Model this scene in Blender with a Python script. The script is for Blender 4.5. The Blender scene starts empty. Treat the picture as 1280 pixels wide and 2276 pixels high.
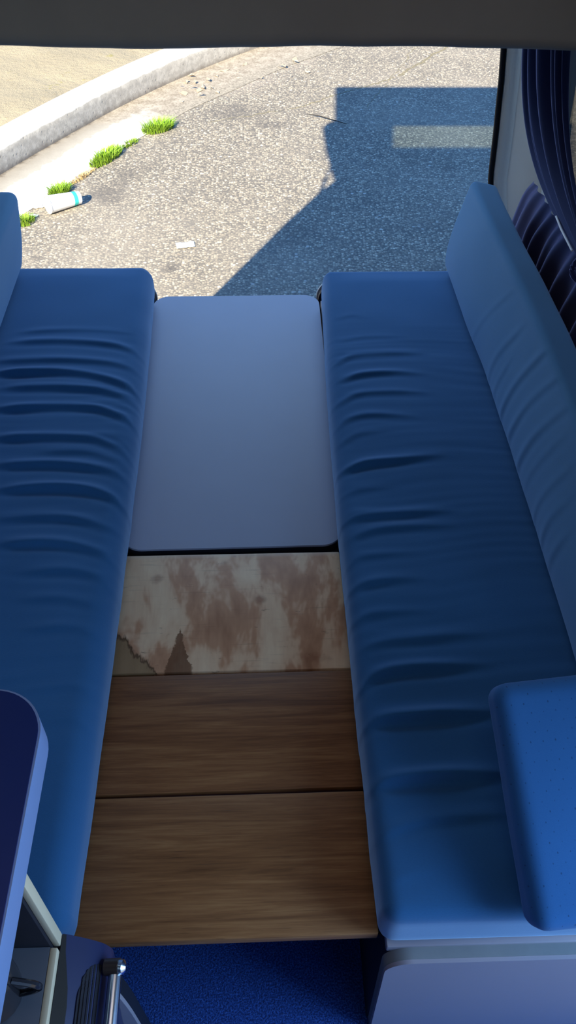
import bpy, bmesh, math, random
from mathutils import Vector, Matrix, noise
random.seed(7)
S = bpy.context.scene
COL = S.collection
PI = math.pi
GZ = -0.58            # road level (van floor is z = 0, seats face each other along y)

# ------------------------------------------------------------------ helpers
def link(name, me, mat=None, parent=None, smooth=True):
    o = bpy.data.objects.new(name, me)
    COL.objects.link(o)
    if mat:
        me.materials.append(mat)
    if parent:
        o.parent = parent
    if smooth:
        for p in me.polygons:
            p.use_smooth = True
    return o

def from_bm(name, bm, mat, parent=None, smooth=True, angle=35):
    bmesh.ops.recalc_face_normals(bm, faces=bm.faces[:])
    me = bpy.data.meshes.new(name)
    bm.to_mesh(me); bm.free()
    if smooth:
        me.polygons.foreach_set('use_smooth', [True]*len(me.polygons))
        me.set_sharp_from_angle(angle=math.radians(angle))
    return link(name, me, mat, parent, False)

def empty(name, label, cat, loc=(0, 0, 0), group=None):
    o = bpy.data.objects.new(name, None)
    COL.objects.link(o)
    o.location = loc
    return tag(o, label, cat, group)

def tag(o, label, cat, group=None, kind=None):
    o['label'] = label
    o['category'] = cat
    if group: o['group'] = group
    if kind: o['kind'] = kind
    return o

def struct(o, label=None):
    o['kind'] = 'structure'
    if label: o['label'] = label
    return o

def add_box(bm, x0, x1, y0, y1, z0, z1, bev=0.0, seg=2):
    vs = [bm.verts.new(p) for p in ((x0,y0,z0),(x1,y0,z0),(x1,y1,z0),(x0,y1,z0),(x0,y0,z1),(x1,y0,z1),(x1,y1,z1),(x0,y1,z1))]
    fs = [bm.faces.new([vs[i] for i in f]) for f in ((3,2,1,0),(4,5,6,7),(0,1,5,4),(1,2,6,5),(2,3,7,6),(3,0,4,7))]
    if bev > 0:
        es = list({e for f in fs for e in f.edges})
        bmesh.ops.bevel(bm, geom=es, offset=bev, segments=seg, affect='EDGES', profile=0.5)

def box_obj(name, dims, mat, parent=None, bev=0.002, seg=2):
    bm = bmesh.new(); add_box(bm, *dims, bev, seg)
    return from_bm(name, bm, mat, parent)

def add_prism(bm, pts, axis, a, b, bev=0.0):
    """extrude the closed outline pts (2-D) along axis from a to b"""
    def P(p, t):
        return {'x': (t, p[0], p[1]), 'y': (p[0], t, p[1]), 'z': (p[0], p[1], t)}[axis]
    lo = [bm.verts.new(P(p, a)) for p in pts]; hi = [bm.verts.new(P(p, b)) for p in pts]
    n = len(pts); fs = [bm.faces.new(lo[::-1]), bm.faces.new(hi)]
    for i in range(n):
        fs.append(bm.faces.new((lo[i], lo[(i+1) % n], hi[(i+1) % n], hi[i])))
    if bev > 0:
        es = list(fs[0].edges) + list(fs[1].edges)
        bmesh.ops.bevel(bm, geom=list(set(es)), offset=bev, segments=2, affect='EDGES', profile=0.5)

def add_tube(bm, pts, r, n=10, caps=True):
    pts = [Vector(p) for p in pts]
    rs = r if isinstance(r, (list, tuple)) else [r]*len(pts)
    rings = []
    up = Vector((0.13, 0.2, 0.97))
    for i, p in enumerate(pts):
        d = (pts[min(i+1, len(pts)-1)] - pts[max(i-1, 0)]).normalized()
        if abs(d.dot(up)) > .95: up = Vector((0.9, .3, .1))
        a = d.cross(up).normalized(); b = a.cross(d)
        rings.append([bm.verts.new(p + rs[i]*(a*math.cos(2*PI*k/n) + b*math.sin(2*PI*k/n))) for k in range(n)])
    for r0, r1 in zip(rings, rings[1:]):
        for k in range(n):
            bm.faces.new((r0[k], r0[(k+1) % n], r1[(k+1) % n], r1[k]))
    if caps:
        bm.faces.new(rings[0][::-1]); bm.faces.new(rings[-1])

def grid_surface(bm, rows):
    vr = [[bm.verts.new(p) for p in row] for row in rows]
    for a, b in zip(vr, vr[1:]):
        for i in range(len(a)-1):
            bm.faces.new((a[i], a[i+1], b[i+1], b[i]))
    return vr

def round_poly(pts, radii, seg=8):
    """rounded corner outline"""
    out = []
    n = len(pts)
    for i in range(n):
        p = Vector(pts[i]); r = radii[i]
        if r <= 0: out.append(tuple(p)); continue
        a = (Vector(pts[i-1]) - p).normalized(); b = (Vector(pts[(i+1) % n]) - p).normalized()
        ang = a.angle(b); t = r/math.tan(ang/2)
        c = p + (a+b).normalized()*(r/math.sin(ang/2))
        s = p + a*t; e = p + b*t
        a0 = math.atan2(s.y-c.y, s.x-c.x); a1 = math.atan2(e.y-c.y, e.x-c.x)
        d = (a1-a0+PI) % (2*PI) - PI
        for k in range(seg+1):
            q = a0 + d*k/seg
            out.append((c.x+r*math.cos(q), c.y+r*math.sin(q)))
    return out

def spline(pts, t):
    """Catmull-Rom through pts, t in 0..1"""
    n = len(pts)-1
    f = min(max(t, 0), 1)*n; i = min(int(f), n-1); u = f-i
    P = lambda k: Vector(pts[min(max(k, 0), n)])
    p0, p1, p2, p3 = P(i-1), P(i), P(i+1), P(i+2)
    return 0.5*((2*p1) + (p2-p0)*u + (2*p0-5*p1+4*p2-p3)*u*u + (3*p1-p0-3*p2+p3)*u*u*u)

def sstep(a, b, x):
    t = min(max((x-a)/(b-a), 0), 1)
    return t*t*(3-2*t)

# ------------------------------------------------------------------ materials
class NT:
    def __init__(s, name):
        s.m = bpy.data.materials.new(name); s.m.use_nodes = True
        s.t = s.m.node_tree; s.bsdf = s.t.nodes['Principled BSDF']; s.out = s.t.nodes['Material Output']
        s._co = None
    def node(s, kind, **kw):
        n = s.t.nodes.new(kind)
        for k, v in kw.items(): setattr(n, k, v)
        return n
    def link(s, a, b): s.t.links.new(a, b)
    def setin(s, sock, v):
        if isinstance(v, bpy.types.NodeSocket): s.link(v, sock)
        elif isinstance(v, tuple) and len(v) == 3 and sock.type == 'RGBA': sock.default_value = (*v, 1)
        else: sock.default_value = v
    def co(s):
        if s._co is None: s._co = s.node('ShaderNodeTexCoord').outputs['Object']
        return s._co
    def mapping(s, scale=(1,1,1), loc=(0,0,0), rot=(0,0,0), src=None):
        n = s.node('ShaderNodeMapping'); s.link(src or s.co(), n.inputs[0])
        n.inputs['Scale'].default_value = scale; n.inputs['Location'].default_value = loc; n.inputs['Rotation'].default_value = rot
        return n.outputs[0]
    def noise(s, scale, detail=4, rough=.55, vec=None, dist=0.0):
        n = s.node('ShaderNodeTexNoise'); s.link(vec or s.co(), n.inputs['Vector'])
        n.inputs['Scale'].default_value = scale; n.inputs['Detail'].default_value = detail
        n.inputs['Roughness'].default_value = rough; n.inputs['Distortion'].default_value = dist
        return n.outputs['Fac']
    def voro(s, scale, vec=None, feature='F1', out='Distance', rnd=1.0):
        n = s.node('ShaderNodeTexVoronoi', feature=feature); s.link(vec or s.co(), n.inputs['Vector'])
        n.inputs['Scale'].default_value = scale; n.inputs['Randomness'].default_value = rnd
        return n.outputs[out]
    def ramp(s, fac, stops, interp='LINEAR'):
        n = s.node('ShaderNodeValToRGB'); s.setin(n.inputs[0], fac); cr = n.color_ramp; cr.interpolation = interp
        while len(cr.elements) < len(stops): cr.elements.new(.5)
        for e, (p, c) in zip(cr.elements, stops):
            e.position = p; e.color = (*c, 1) if isinstance(c, tuple) else (c, c, c, 1)
        return n.outputs[0]
    def mix(s, fac, a, b, mode='MIX'):
        n = s.node('ShaderNodeMix', data_type='RGBA', blend_type=mode)
        s.setin(n.inputs['Factor'], fac); s.setin(n.inputs[6], a); s.setin(n.inputs[7], b)
        return n.outputs[2]
    def math(s, op, a, b=0.0, c=0.0, clamp=False):
        n = s.node('ShaderNodeMath', operation=op, use_clamp=clamp)
        s.setin(n.inputs[0], a); s.setin(n.inputs[1], b); s.setin(n.inputs[2], c)
        return n.outputs[0]
    def xyz(s, src=None):
        n = s.node('ShaderNodeSeparateXYZ'); s.link(src or s.co(), n.inputs[0]); return n.outputs
    def smooth(s, v, a, b):
        n = s.node('ShaderNodeMapRange', interpolation_type='SMOOTHSTEP')
        s.setin(n.inputs[0], v); n.inputs[1].default_value = a; n.inputs[2].default_value = b
        return n.outputs[0]
    def spot(s, x, y, rx, ry, soft=.5, wob=None, amp=.5):
        """elliptic soft spot mask at (x,y) in object space"""
        X, Y, Z = s.xyz()
        dx = s.math('DIVIDE', s.math('SUBTRACT', X, x), rx); dy = s.math('DIVIDE', s.math('SUBTRACT', Y, y), ry)
        d = s.math('SQRT', s.math('ADD', s.math('MULTIPLY', dx, dx), s.math('MULTIPLY', dy, dy)))
        if wob is not None: d = s.math('ADD', d, s.math('MULTIPLY', s.math('SUBTRACT', wob, .5), amp))
        return s.smooth(d, 1.0, 1.0-soft)
    def bump(s, h, strength=.3, dist=.002):
        n = s.node('ShaderNodeBump'); s.link(h, n.inputs['Height'])
        n.inputs['Strength'].default_value = strength; n.inputs['Distance'].default_value = dist
        s.link(n.outputs[0], s.bsdf.inputs['Normal'])
    def fin(s, color, rough=.6, spec=.5, metal=0.0, **kw):
        s.setin(s.bsdf.inputs['Base Color'], color); s.setin(s.bsdf.inputs['Roughness'], rough)
        s.bsdf.inputs['Specular IOR Level'].default_value = spec; s.bsdf.inputs['Metallic'].default_value = metal
        for k, v in kw.items(): s.setin(s.bsdf.inputs[k.replace('_', ' ')], v)
        return s.m

def plain(name, c, rough=.5, spec=.5, metal=0.0, var=.12, scale=30, bump=0.0):
    n = NT(name)
    f = n.noise(scale, 3)
    col = n.mix(f, tuple(v*(1-var) for v in c), tuple(min(1, v*(1+var)) for v in c))
    if bump: n.bump(n.noise(scale*12, 2), bump, .001)
    return n.fin(col, rough, spec, metal)

def fabric(name, c, var=.18, sheen=.25, dots=False, tint=(.45, .68, 1.0)):
    n = NT(name)
    big = n.noise(5, 3)
    fine = n.noise(1, 3, .6, n.mapping((260, 900, 900)))
    weave = n.noise(900, 2)
    f = n.math('ADD', n.math('MULTIPLY', big, .45), n.math('MULTIPLY', fine, .55))
    col = n.mix(f, tuple(v*(1-var) for v in c), tuple(v*(1+var) for v in c))
    if dots:
        X, Y, Z = n.xyz()
        kx, ky = 2*PI/.017, 2*PI/.026
        a = n.math('MULTIPLY', n.math('SINE', n.math('MULTIPLY', X, kx)), n.math('SINE', n.math('MULTIPLY', Y, ky)))
        m = n.smooth(n.math('ADD', a, n.math('MULTIPLY', n.math('SUBTRACT', n.noise(60, 2), .5), .25)), .93, 1.02)
        col = n.mix(n.math('MULTIPLY', m, .75), col, tuple(v*.4 for v in c))
    n.bump(n.math('ADD', weave, n.math('MULTIPLY', fine, .6)), .25, .0006)
    return n.fin(col, .85, .2, Sheen_Weight=sheen, Sheen_Roughness=.5, Sheen_Tint=tint)

def wood(name, dark, mid, light, seed):
    n = NT(name)
    v = n.mapping((1.6, 26, 26), (seed, seed*.7, 0), (0, 0, .06+.03*seed))
    g = n.noise(1.6, 6, .62, v, .9)
    fine = n.noise(1, 4, .7, n.mapping((9, 240, 240), (seed*3, 1, 0), (0, 0, .05)))
    blot = n.noise(4.5, 3, .5, n.mapping((1, 1.6, 1), (seed*2.1, 0, 0)))
    f = n.math('ADD', n.math('MULTIPLY', g, .62), n.math('MULTIPLY', fine, .38))
    col = n.ramp(f, [(.32, dark), (.5, mid), (.68, light)])
    col = n.mix(n.math('MULTIPLY', blot, .6), col, n.mix(.65, col, dark))
    pores = n.smooth(n.noise(1, 2, .5, n.mapping((14, 420, 420), (seed*5, 2, 0), (0, 0, .05))), .66, .78)
    col = n.mix(n.math('MULTIPLY', pores, .7), col, tuple(v*.3 for v in dark))
    n.bump(n.math('SUBTRACT', fine, pores), .25, .0008)
    return n.fin(col, n.math('ADD', .42, n.math('MULTIPLY', g, .2)), .35)

def plywood():
    n = NT('weathered_plywood')
    wob = n.noise(16, 4, .65)
    streak = n.noise(1.0, 4, .62, n.mapping((11.0, 4.6, 1), (.62, .35, 0)), .25)
    grain = n.noise(1, 4, .6, n.mapping((120, 10, 1)))
    col = n.ramp(streak, [(.34, (.42, .22, .12)), (.47, (.62, .36, .21)), (.53, (.84, .62, .40)), (.68, (.95, .77, .52))])
    col = n.mix(n.math('MULTIPLY', grain, .35), col, n.mix(.6, col, (.42, .22, .10)))
    lines = n.noise(1, 3, .6, n.mapping((8, 160, 1)))
    col = n.mix(n.math('MULTIPLY', n.smooth(lines, .58, .75), .30), col, (.18, .11, .07))
    specks = n.smooth(n.noise(34, 4, .7, n.mapping((.6, 1.7, 1))), .63, .74)
    col = n.mix(n.math('MULTIPLY', specks, .65), col, (.16, .08, .045))
    for x, y, rx, ry, s in ((.062, .022, .016, .016, .7), (-.145, .082, .018, .016, .5), (.165, -.118, .035, .018, .6), (-.01, .118, .012, .010, .4)):
        col = n.mix(n.math('MULTIPLY', n.spot(x, y, rx, ry, .9, wob, 2.0), s), col, (.30, .12, .06))
    # torn veneer at the near left corner and a dark peak beside it
    X, Y, Z = n.xyz()
    lim = n.math('ADD', n.math('MULTIPLY', n.math('SUBTRACT', n.noise(22, 4, .7, n.mapping((1, .35, 1))), .5), .12),
                 n.math('SUBTRACT', -.052, n.math('MULTIPLY', n.math('ADD', X, .215), 1.15)))
    tear = n.smooth(n.math('SUBTRACT', Y, lim), .003, -.003)
    edge = n.math('MULTIPLY', n.smooth(n.math('SUBTRACT', Y, lim), .010, -.002), n.smooth(n.math('SUBTRACT', Y, lim), -.012, -.002))
    col = n.mix(tear, col, n.mix(n.noise(30, 4, .7, n.mapping((1, .3, 1))), (.26, .17, .085), (.44, .31, .17)))
    col = n.mix(n.math('MULTIPLY', edge, .8), col, (.10, .055, .028))
    px = n.math('ABSOLUTE', n.math('SUBTRACT', X, -.093))
    lim2 = n.math('ADD', n.math('MULTIPLY', px, -3.2), n.math('ADD', -.050, n.math('MULTIPLY', n.math('SUBTRACT', n.noise(40, 4, .7), .5), .10)))
    peak = n.math('MULTIPLY', n.smooth(n.math('SUBTRACT', Y, lim2), .004, -.004), n.smooth(px, .030, .022))
    col = n.mix(n.math('MULTIPLY', peak, .9), col, n.mix(grain, (.12, .055, .025), (.26, .13, .065)))
    col = n.mix(n.math('MULTIPLY', n.smooth(Y, .128, .146), .6), col, (.72, .68, .58))
    n.bump(n.math('SUBTRACT', grain, n.math('MULTIPLY', tear, 1.5)), .3, .001)
    return n.fin(col, .5, .35)

def asphalt():
    n = NT('asphalt')
    cell = n.voro(78, out='Color'); cv = n.node('ShaderNodeSeparateColor'); n.link(cell, cv.inputs[0])
    v = cv.outputs[0]
    d = n.voro(78)
    base = n.ramp(v, [(0.0, (.20, .178, .145)), (.45, (.315, .272, .205)), (.8, (.45, .385, .285)), (1.0, (.70, .60, .44))])
    base = n.mix(n.smooth(d, .35, .75), base, (.16, .145, .125))
    c2 = n.voro(38, out='Color'); cv2 = n.node('ShaderNodeSeparateColor'); n.link(c2, cv2.inputs[0])
    chip = n.math('MULTIPLY', n.smooth(cv2.outputs[1], .86, .95), n.smooth(n.voro(38), .42, .25))
    base = n.mix(n.math('MULTIPLY', chip, .75), base, n.mix(cv2.outputs[2], (.72, .66, .56), (.30, .24, .17)))
    big = n.noise(.9, 5, .6)
    base = n.mix(n.math('MULTIPLY', n.smooth(big, .40, .70), .40), base, (.40, .35, .28), 'MIX')
    med = n.noise(6, 4, .6)
    base = n.mix(n.math('MULTIPLY', n.smooth(med, .5, .75), .35), base, (.20, .185, .16))
    wob = n.noise(9, 4, .6)
    # oil and water stains on the road
    for x, y, rx, ry, s in ((-.464, 3.939, .055, .07, .75), (-.98, 4.18, .035, .035, .5), (-.88, 4.77, .16, .22, .62), (-.78, 5.02, .14, .2, .42),
                            (.328, 5.253, .05, .035, .6), (.165, 5.31, .03, .03, .35), (-.074, 4.245, .03, .03, .4), (-1.17, 4.05, .05, .04, .5), (-1.08, 4.02, .04, .035, .4),
                            (-.157, 5.946, .30, .22, .50), (.1, 5.75, .2, .1, .45), (.21, 4.29, .16, .16, .3), (.95, 3.9, .2, .16, .35), (1.2, 5.1, .1, .08, .3)):
        base = n.mix(n.math('MULTIPLY', n.spot(x, y, rx, ry, .8, wob, 1.1), s), base, (.115, .105, .095))
    # dusty band along the gutter mouth
    for x, y, rx, ry, s in ((-.25, 6.55, .55, .42, .6), (.1, 7.0, .5, .4, .6), (-.62, 5.95, .22, .2, .3)):
        base = n.mix(n.math('MULTIPLY', n.spot(x, y, rx, ry, 1.0, wob, .7), s), base, (.43, .365, .30))
    # fine cracks
    X, Y, Z = n.xyz()
    for x0, y0, x1, y1, w, s in ((.2, 5.98, 1.04, 6.6, .010, .8), (1.04, 6.6, 1.6, 7.35, .018, .7), (-.35, 5.78, .2, 5.98, .008, .6), (.75, 6.0, 1.3, 7.3, .006, .6)):
        L = math.hypot(x1-x0, y1-y0); ux, uy = (x1-x0)/L, (y1-y0)/L
        rx = n.math('SUBTRACT', X, x0); ry = n.math('SUBTRACT', Y, y0)
        along = n.math('ADD', n.math('MULTIPLY', rx, ux), n.math('MULTIPLY', ry, uy))
        off = n.math('ADD', n.math('MULTIPLY', rx, -uy), n.math('MULTIPLY', ry, ux))
        off = n.math('ABSOLUTE', n.math('ADD', off, n.math('MULTIPLY', n.math('SUBTRACT', n.noise(5, 4, .7), .5), .14)))
        m = n.math('MULTIPLY', n.smooth(off, w, w*.3), n.math('MULTIPLY', n.smooth(along, 0, .05), n.smooth(along, L, L-.05)))
        base = n.mix(n.math('MULTIPLY', m, s), base, (.20, .17, .09))
    n.bump(n.math('SUBTRACT', v, d), .5, .004)
    return n.fin(base, .85, .25)

def concrete(name, c, dirt):
    n = NT(name)
    a = n.noise(3, 5, .6); b = n.noise(60, 4, .7)
    col = n.mix(n.math('MULTIPLY', n.smooth(a, .45, .7), .25), c, tuple(v*.8 for v in c))
    col = n.mix(n.math('MULTIPLY', n.smooth(b, .55, .75), .2), col, dirt)
    X, Y, Z = n.xyz()
    face = n.smooth(n.math('ADD', Z, n.math('MULTIPLY', n.math('SUBTRACT', n.noise(9, 4, .6), .5), .03)), GZ+.140, GZ+.128)  # road face painted darker than the top, as under grazing sun
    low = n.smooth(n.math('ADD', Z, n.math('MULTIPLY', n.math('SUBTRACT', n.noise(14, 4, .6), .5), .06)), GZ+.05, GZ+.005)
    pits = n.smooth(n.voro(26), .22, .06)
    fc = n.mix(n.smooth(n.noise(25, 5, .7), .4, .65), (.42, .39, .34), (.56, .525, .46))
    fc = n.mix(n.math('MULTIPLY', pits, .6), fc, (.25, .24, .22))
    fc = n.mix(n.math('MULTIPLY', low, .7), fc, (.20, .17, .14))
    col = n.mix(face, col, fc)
    n.bump(n.math('SUBTRACT', b, pits), .35, .004)
    return n.fin(col, .9, .2)

def gutter_mat():
    n = NT('gutter_concrete')
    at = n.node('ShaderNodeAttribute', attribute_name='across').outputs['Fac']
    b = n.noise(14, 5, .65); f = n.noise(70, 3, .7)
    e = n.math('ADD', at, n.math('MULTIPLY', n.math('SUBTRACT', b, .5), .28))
    col = n.ramp(e, [(0.0, (.13, .11, .09)), (.07, (.29, .262, .22)), (.34, (.40, .37, .315)), (.46, (.84, .82, .78)), (.9, (.88, .86, .82)), (1.0, (.62, .57, .50))])  # first dark stop is a painted contact shadow along the curb base
    X, Y, Z = n.xyz()
    far = n.smooth(n.math('ADD', n.math('ADD', Y, n.math('MULTIPLY', X, .4)), n.math('MULTIPLY', n.math('SUBTRACT', n.noise(3, 4, .6), .5), .9)), 5.25, 5.75)
    fc = n.mix(n.smooth(at, .55, .95), n.mix(n.smooth(n.math('ADD', n.math('MULTIPLY', f, .5), n.math('MULTIPLY', b, .5)), .35, .65), (.235, .195, .145), (.46, .405, .325)), n.mix(n.smooth(f, .35, .65), (.22, .195, .155), (.42, .37, .29)))
    col = n.mix(far, col, fc)
    col = n.mix(n.math('MULTIPLY', n.smooth(f, .6, .75), .3), col, (.30, .25, .2))
    n.bump(f, .3, .003)
    return n.fin(col, .9, .2)

def sand_mat():
    n = NT('sandy_dirt')
    a = n.noise(2.2, 5, .6); b = n.noise(25, 5, .65); c = n.noise(160, 2)
    col = n.mix(a, (.34, .285, .19), (.42, .36, .25))
    col = n.mix(n.math('MULTIPLY', n.smooth(b, .55, .75), .5), col, (.27, .21, .11))
    weeds = n.math('MULTIPLY', n.smooth(n.noise(7, 4, .6), .60, .72), n.smooth(b, .48, .6))
    col = n.mix(n.math('MULTIPLY', weeds, .75), col, (.30, .27, .07))
    n.bump(n.math('ADD', b, n.math('MULTIPLY', c, .4)), .6, .02)
    return n.fin(col, .95, .1)

def carpet_mat():
    n = NT('blue_carpet')
    a = n.noise(300, 2, .7); b = n.noise(60, 3)
    col = n.mix(n.smooth(a, .35, .7), (.006, .03, .17), (.04, .15, .62))
    col = n.mix(n.math('MULTIPLY', n.smooth(a, .66, .74), .6), col, (.25, .35, .75))
    col = n.mix(n.math('MULTIPLY', b, .4), col, (.008, .02, .12))
    n.bump(a, .8, .004)
    return n.fin(col, .95, .1, Sheen_Weight=.2)

def glass_mat(name, tint, gloss=.12, rough=.02):
    n = NT(name)
    tr = n.node('ShaderNodeBsdfTransparent'); tr.inputs[0].default_value = (*tint, 1)
    gl = n.node('ShaderNodeBsdfGlossy'); gl.inputs['Roughness'].default_value = rough
    fr = n.node('ShaderNodeFresnel'); fr.inputs[0].default_value = 1.5
    f = n.math('ADD', n.math('MULTIPLY', fr.outputs[0], .7), n.math('MULTIPLY', n.noise(3, 2), gloss*.2), clamp=True)
    mx = n.node('ShaderNodeMixShader'); n.link(f, mx.inputs[0]); n.link(tr.outputs[0], mx.inputs[1]); n.link(gl.outputs[0], mx.inputs[2])
    n.link(mx.outputs[0], n.out.inputs[0])
    return n.m

def grass_mat():
    n = NT('grass_blades')
    X, Y, Z = n.xyz()
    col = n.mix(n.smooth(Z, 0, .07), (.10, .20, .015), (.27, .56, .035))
    col = n.mix(n.math('MULTIPLY', n.noise(40, 3), .5), col, (.38, .50, .05))
    return n.fin(col, .6, .3, Subsurface_Weight=0.0)

M = dict(
    seat=fabric('blue_seat_fabric', (.018, .105, .27), .22, .75),
    back=fabric('blue_back_fabric', (.075, .215, .40), .12, .5),
    pillow=fabric('perforated_blue_fabric', (.024, .125, .35), .1, .2, True),
    curtain=fabric('navy_curtain_satin', (.010, .015, .060), .15, 1.0, False, (.45, .52, 1.0)),
    table=plain('lavender_laminate', (.32, .39, .55), .5, .4, var=.04, scale=8),
    panel=plain('lavender_panel', (.31, .31, .38), .45, .4, var=.03, scale=6),
    greyedge=plain('grey_edging', (.20, .235, .26), .5, .4),
    darkedge=plain('dark_edging', (.012, .016, .026), .5, .4),
    blacktrim=plain('black_rubber', (.008, .007, .007), .6, .3),
    dark=plain('dark_board', (.010, .012, .022), .7, .3),
    greytrim=plain('grey_trim_plastic', (.66, .68, .66), .5, .4, var=.03, scale=4),
    lining=plain('dark_grey_lining', (.215, .205, .170), .42, .5, var=.10, scale=14, bump=.08),
    wall=plain('wall_lining', (.30, .33, .36), .7, .3, var=.05, scale=5),
    paint=plain('van_paint', (.55, .56, .58), .35, .5, var=.03),
    navytop=plain('navy_worktop', (.012, .030, .17), .28, .5, var=.1, scale=4),
    lightedge=plain('light_blue_edge', (.20, .32, .62), .4, .5, var=.04),
    cream=plain('cream_edge', (.62, .58, .44), .5, .4, var=.04),
    shelfgrey=plain('blue_grey_shelf', (.10, .12, .16), .3, .5, var=.1, scale=9),
    navygloss=plain('navy_gloss_plastic', (.016, .024, .085), .30, .5, var=.1),
    chrome=plain('chrome', (.62, .74, .92), .22, .5, 1.0, var=.03),
    knob=plain('dark_brown_knob', (.03, .022, .022), .4, .5),
    crockery=plain('dark_glazed_crockery', (.02, .022, .03), .12, .6),
    carpet=carpet_mat(), asphalt=asphalt(), plywood=plywood(),
    wood1=wood('stained_wood_a', (.11, .042, .014), (.25, .108, .040), (.42, .215, .085), 1.3),
    wood2=wood('stained_wood_b', (.125, .050, .016), (.275, .122, .043), (.45, .235, .092), 2.6),
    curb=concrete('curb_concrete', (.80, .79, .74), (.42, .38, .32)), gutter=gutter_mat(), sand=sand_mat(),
    grass=grass_mat(),
    drygrass=plain('dry_straw', (.55, .40, .20), .9, .1, var=.3),
    leaf=plain('dry_leaf', (.50, .40, .28), .8, .2, var=.35, scale=60),
    paper=plain('white_paper', (.88, .88, .86), .7, .3, var=.02),
    teal=plain('teal_print', (.05, .60, .55), .6, .3, var=.05),
    plastic=plain('clear_plastic_scrap', (.62, .66, .72), .25, .6, var=.05),
    twig=plain('dark_twig', (.03, .025, .02), .8, .2),
    edgehighlight=plain('edge_highlight', (.88, .82, .66), .45, .4, var=.03),
    whitewire=plain('white_trim', (.80, .82, .86), .4, .4),
    glass=glass_mat('tailgate_glass', (.76, .92, .64)),
    darkglass=glass_mat('privacy_glass', (.10, .11, .11), .3),
)

# ------------------------------------------------------------------ camera
f_px = 1870.0
R = ((0.9994429337, -0.0142920340, 0.0301589120),
     (-0.0310456245, -0.7297547963, 0.6830037383),
     (0.0122470981, -0.6835595622, -0.7297919796))
cd = bpy.data.cameras.new('camera'); cam = bpy.data.objects.new('camera', cd); COL.objects.link(cam)
cd.sensor_fit = 'VERTICAL'; cd.sensor_height = 36.0; cd.lens = f_px/2276*36.0
cd.clip_start = 0.02; cd.clip_end = 200
mw = Matrix(((R[0][0], -R[0][1], -R[0][2], 0), (R[1][0], -R[1][1], -R[1][2], 0), (R[2][0], -R[2][1], -R[2][2], 1.76), (0, 0, 0, 1)))
cam.matrix_world = mw
S.camera = cam

# ------------------------------------------------------------------ cushions (rounded boxes with modelled creases)
def axis_coords(a, b, r, n):
    k = 5
    e = [r*(1-math.cos(PI/2*i/k)) for i in range(k)]
    m = [a+r+(b-a-2*r)*i/n for i in range(n+1)]
    return [a+v for v in e] + m + [b-v for v in e[::-1]]

def rbox(name, dims, r, div, fn, mat, parent=None):
    x0, x1, y0, y1, z0, z1 = dims
    X = axis_coords(x0, x1, r, div[0]); Y = axis_coords(y0, y1, r, div[1]); Z = axis_coords(z0, z1, r, div[2])
    idx = {}; verts = []; faces = []
    nx, ny, nz = len(X)-1, len(Y)-1, len(Z)-1
    def vid(i, j, k):
        key = (i, j, k)
        if key in idx: return idx[key]
        p = Vector((X[i], Y[j], Z[k]))
        c = Vector((min(max(p.x, x0+r), x1-r), min(max(p.y, y0+r), y1-r), min(max(p.z, z0+r), z1-r)))
        d = p-c
        n = d.normalized() if d.length > 1e-9 else Vector((0, 0, 1))
        q = c+n*r
        idx[key] = len(verts); verts.append(fn(q, n) if fn else q)
        return idx[key]
    for i in range(nx):
        for j in range(ny):
            faces.append((vid(i, j, nz), vid(i+1, j, nz), vid(i+1, j+1, nz), vid(i, j+1, nz)))
            faces.append((vid(i, j, 0), vid(i, j+1, 0), vid(i+1, j+1, 0), vid(i+1, j, 0)))
    for j in range(ny):
        for k in range(nz):
            faces.append((vid(0, j, k), vid(0, j, k+1), vid(0, j+1, k+1), vid(0, j+1, k)))
            faces.append((vid(nx, j, k), vid(nx, j+1, k), vid(nx, j+1, k+1), vid(nx, j, k+1)))
    for i in range(nx):
        for k in range(nz):
            faces.append((vid(i, 0, k), vid(i+1, 0, k), vid(i+1, 0, k+1), vid(i, 0, k+1)))
            faces.append((vid(i, ny, k), vid(i, ny, k+1), vid(i+1, ny, k+1), vid(i+1, ny, k)))
    me = bpy.data.meshes.new(name); me.from_pydata([tuple(v) for v in verts], [], faces); me.update()
    return link(name, me, mat, parent)

def hermite(us, vs, i, u):
    def sl(k):
        a, b = max(k-1, 0), min(k+1, len(us)-1)
        return (vs[b]-vs[a])/(us[b]-us[a])
    h = us[i+1]-us[i]; t = (u-us[i])/h
    return (2*t**3-3*t*t+1)*vs[i]+(t**3-2*t*t+t)*h*sl(i)+(-2*t**3+3*t*t)*vs[i+1]+(t**3-t*t)*h*sl(i+1)

def make_wr(lst, width=.017, fade0=.05, fade1=.10, extra=.04):
    """creases: polylines (u,v) with u rising; returns height(u,v)"""
    L = []
    for pts, a in lst:
        us = [p[0] for p in pts]; vs = [p[1] for p in pts]
        L.append((us, vs, a, min(vs)-.06, max(vs)+.06))
    def h(u, v):
        t = 0
        for us, vs, a, lo, hi in L:
            if v < lo or v > hi or u < us[0]-extra or u > us[-1]+extra: continue
            if u <= us[0]: c = vs[0] + .5*(vs[1]-vs[0])/(us[1]-us[0])*(u-us[0])
            elif u >= us[-1]: c = vs[-1] + (vs[-1]-vs[-2])/(us[-1]-us[-2])*(u-us[-1])
            else:
                for i in range(len(us)-1):
                    if us[i] <= u <= us[i+1]:
                        c = hermite(us, vs, i, u); break
            env = sstep(us[0]-extra, us[0]+fade0, u)*(1-sstep(us[-1]-fade1, us[-1]+extra, u))
            d = (v-c)/width
            # sharp crest, longer slope on the far side, hollow on the near side
            g = math.exp(-d*d*(.75 if d > 0 else 2.6)) - .42*math.exp(-((d+1.35)/.85)**2)
            t += a*env*g*(.85+.7*noise.noise(Vector((u*6, vs[0]*31, 1))))
        return t
    return h

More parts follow.
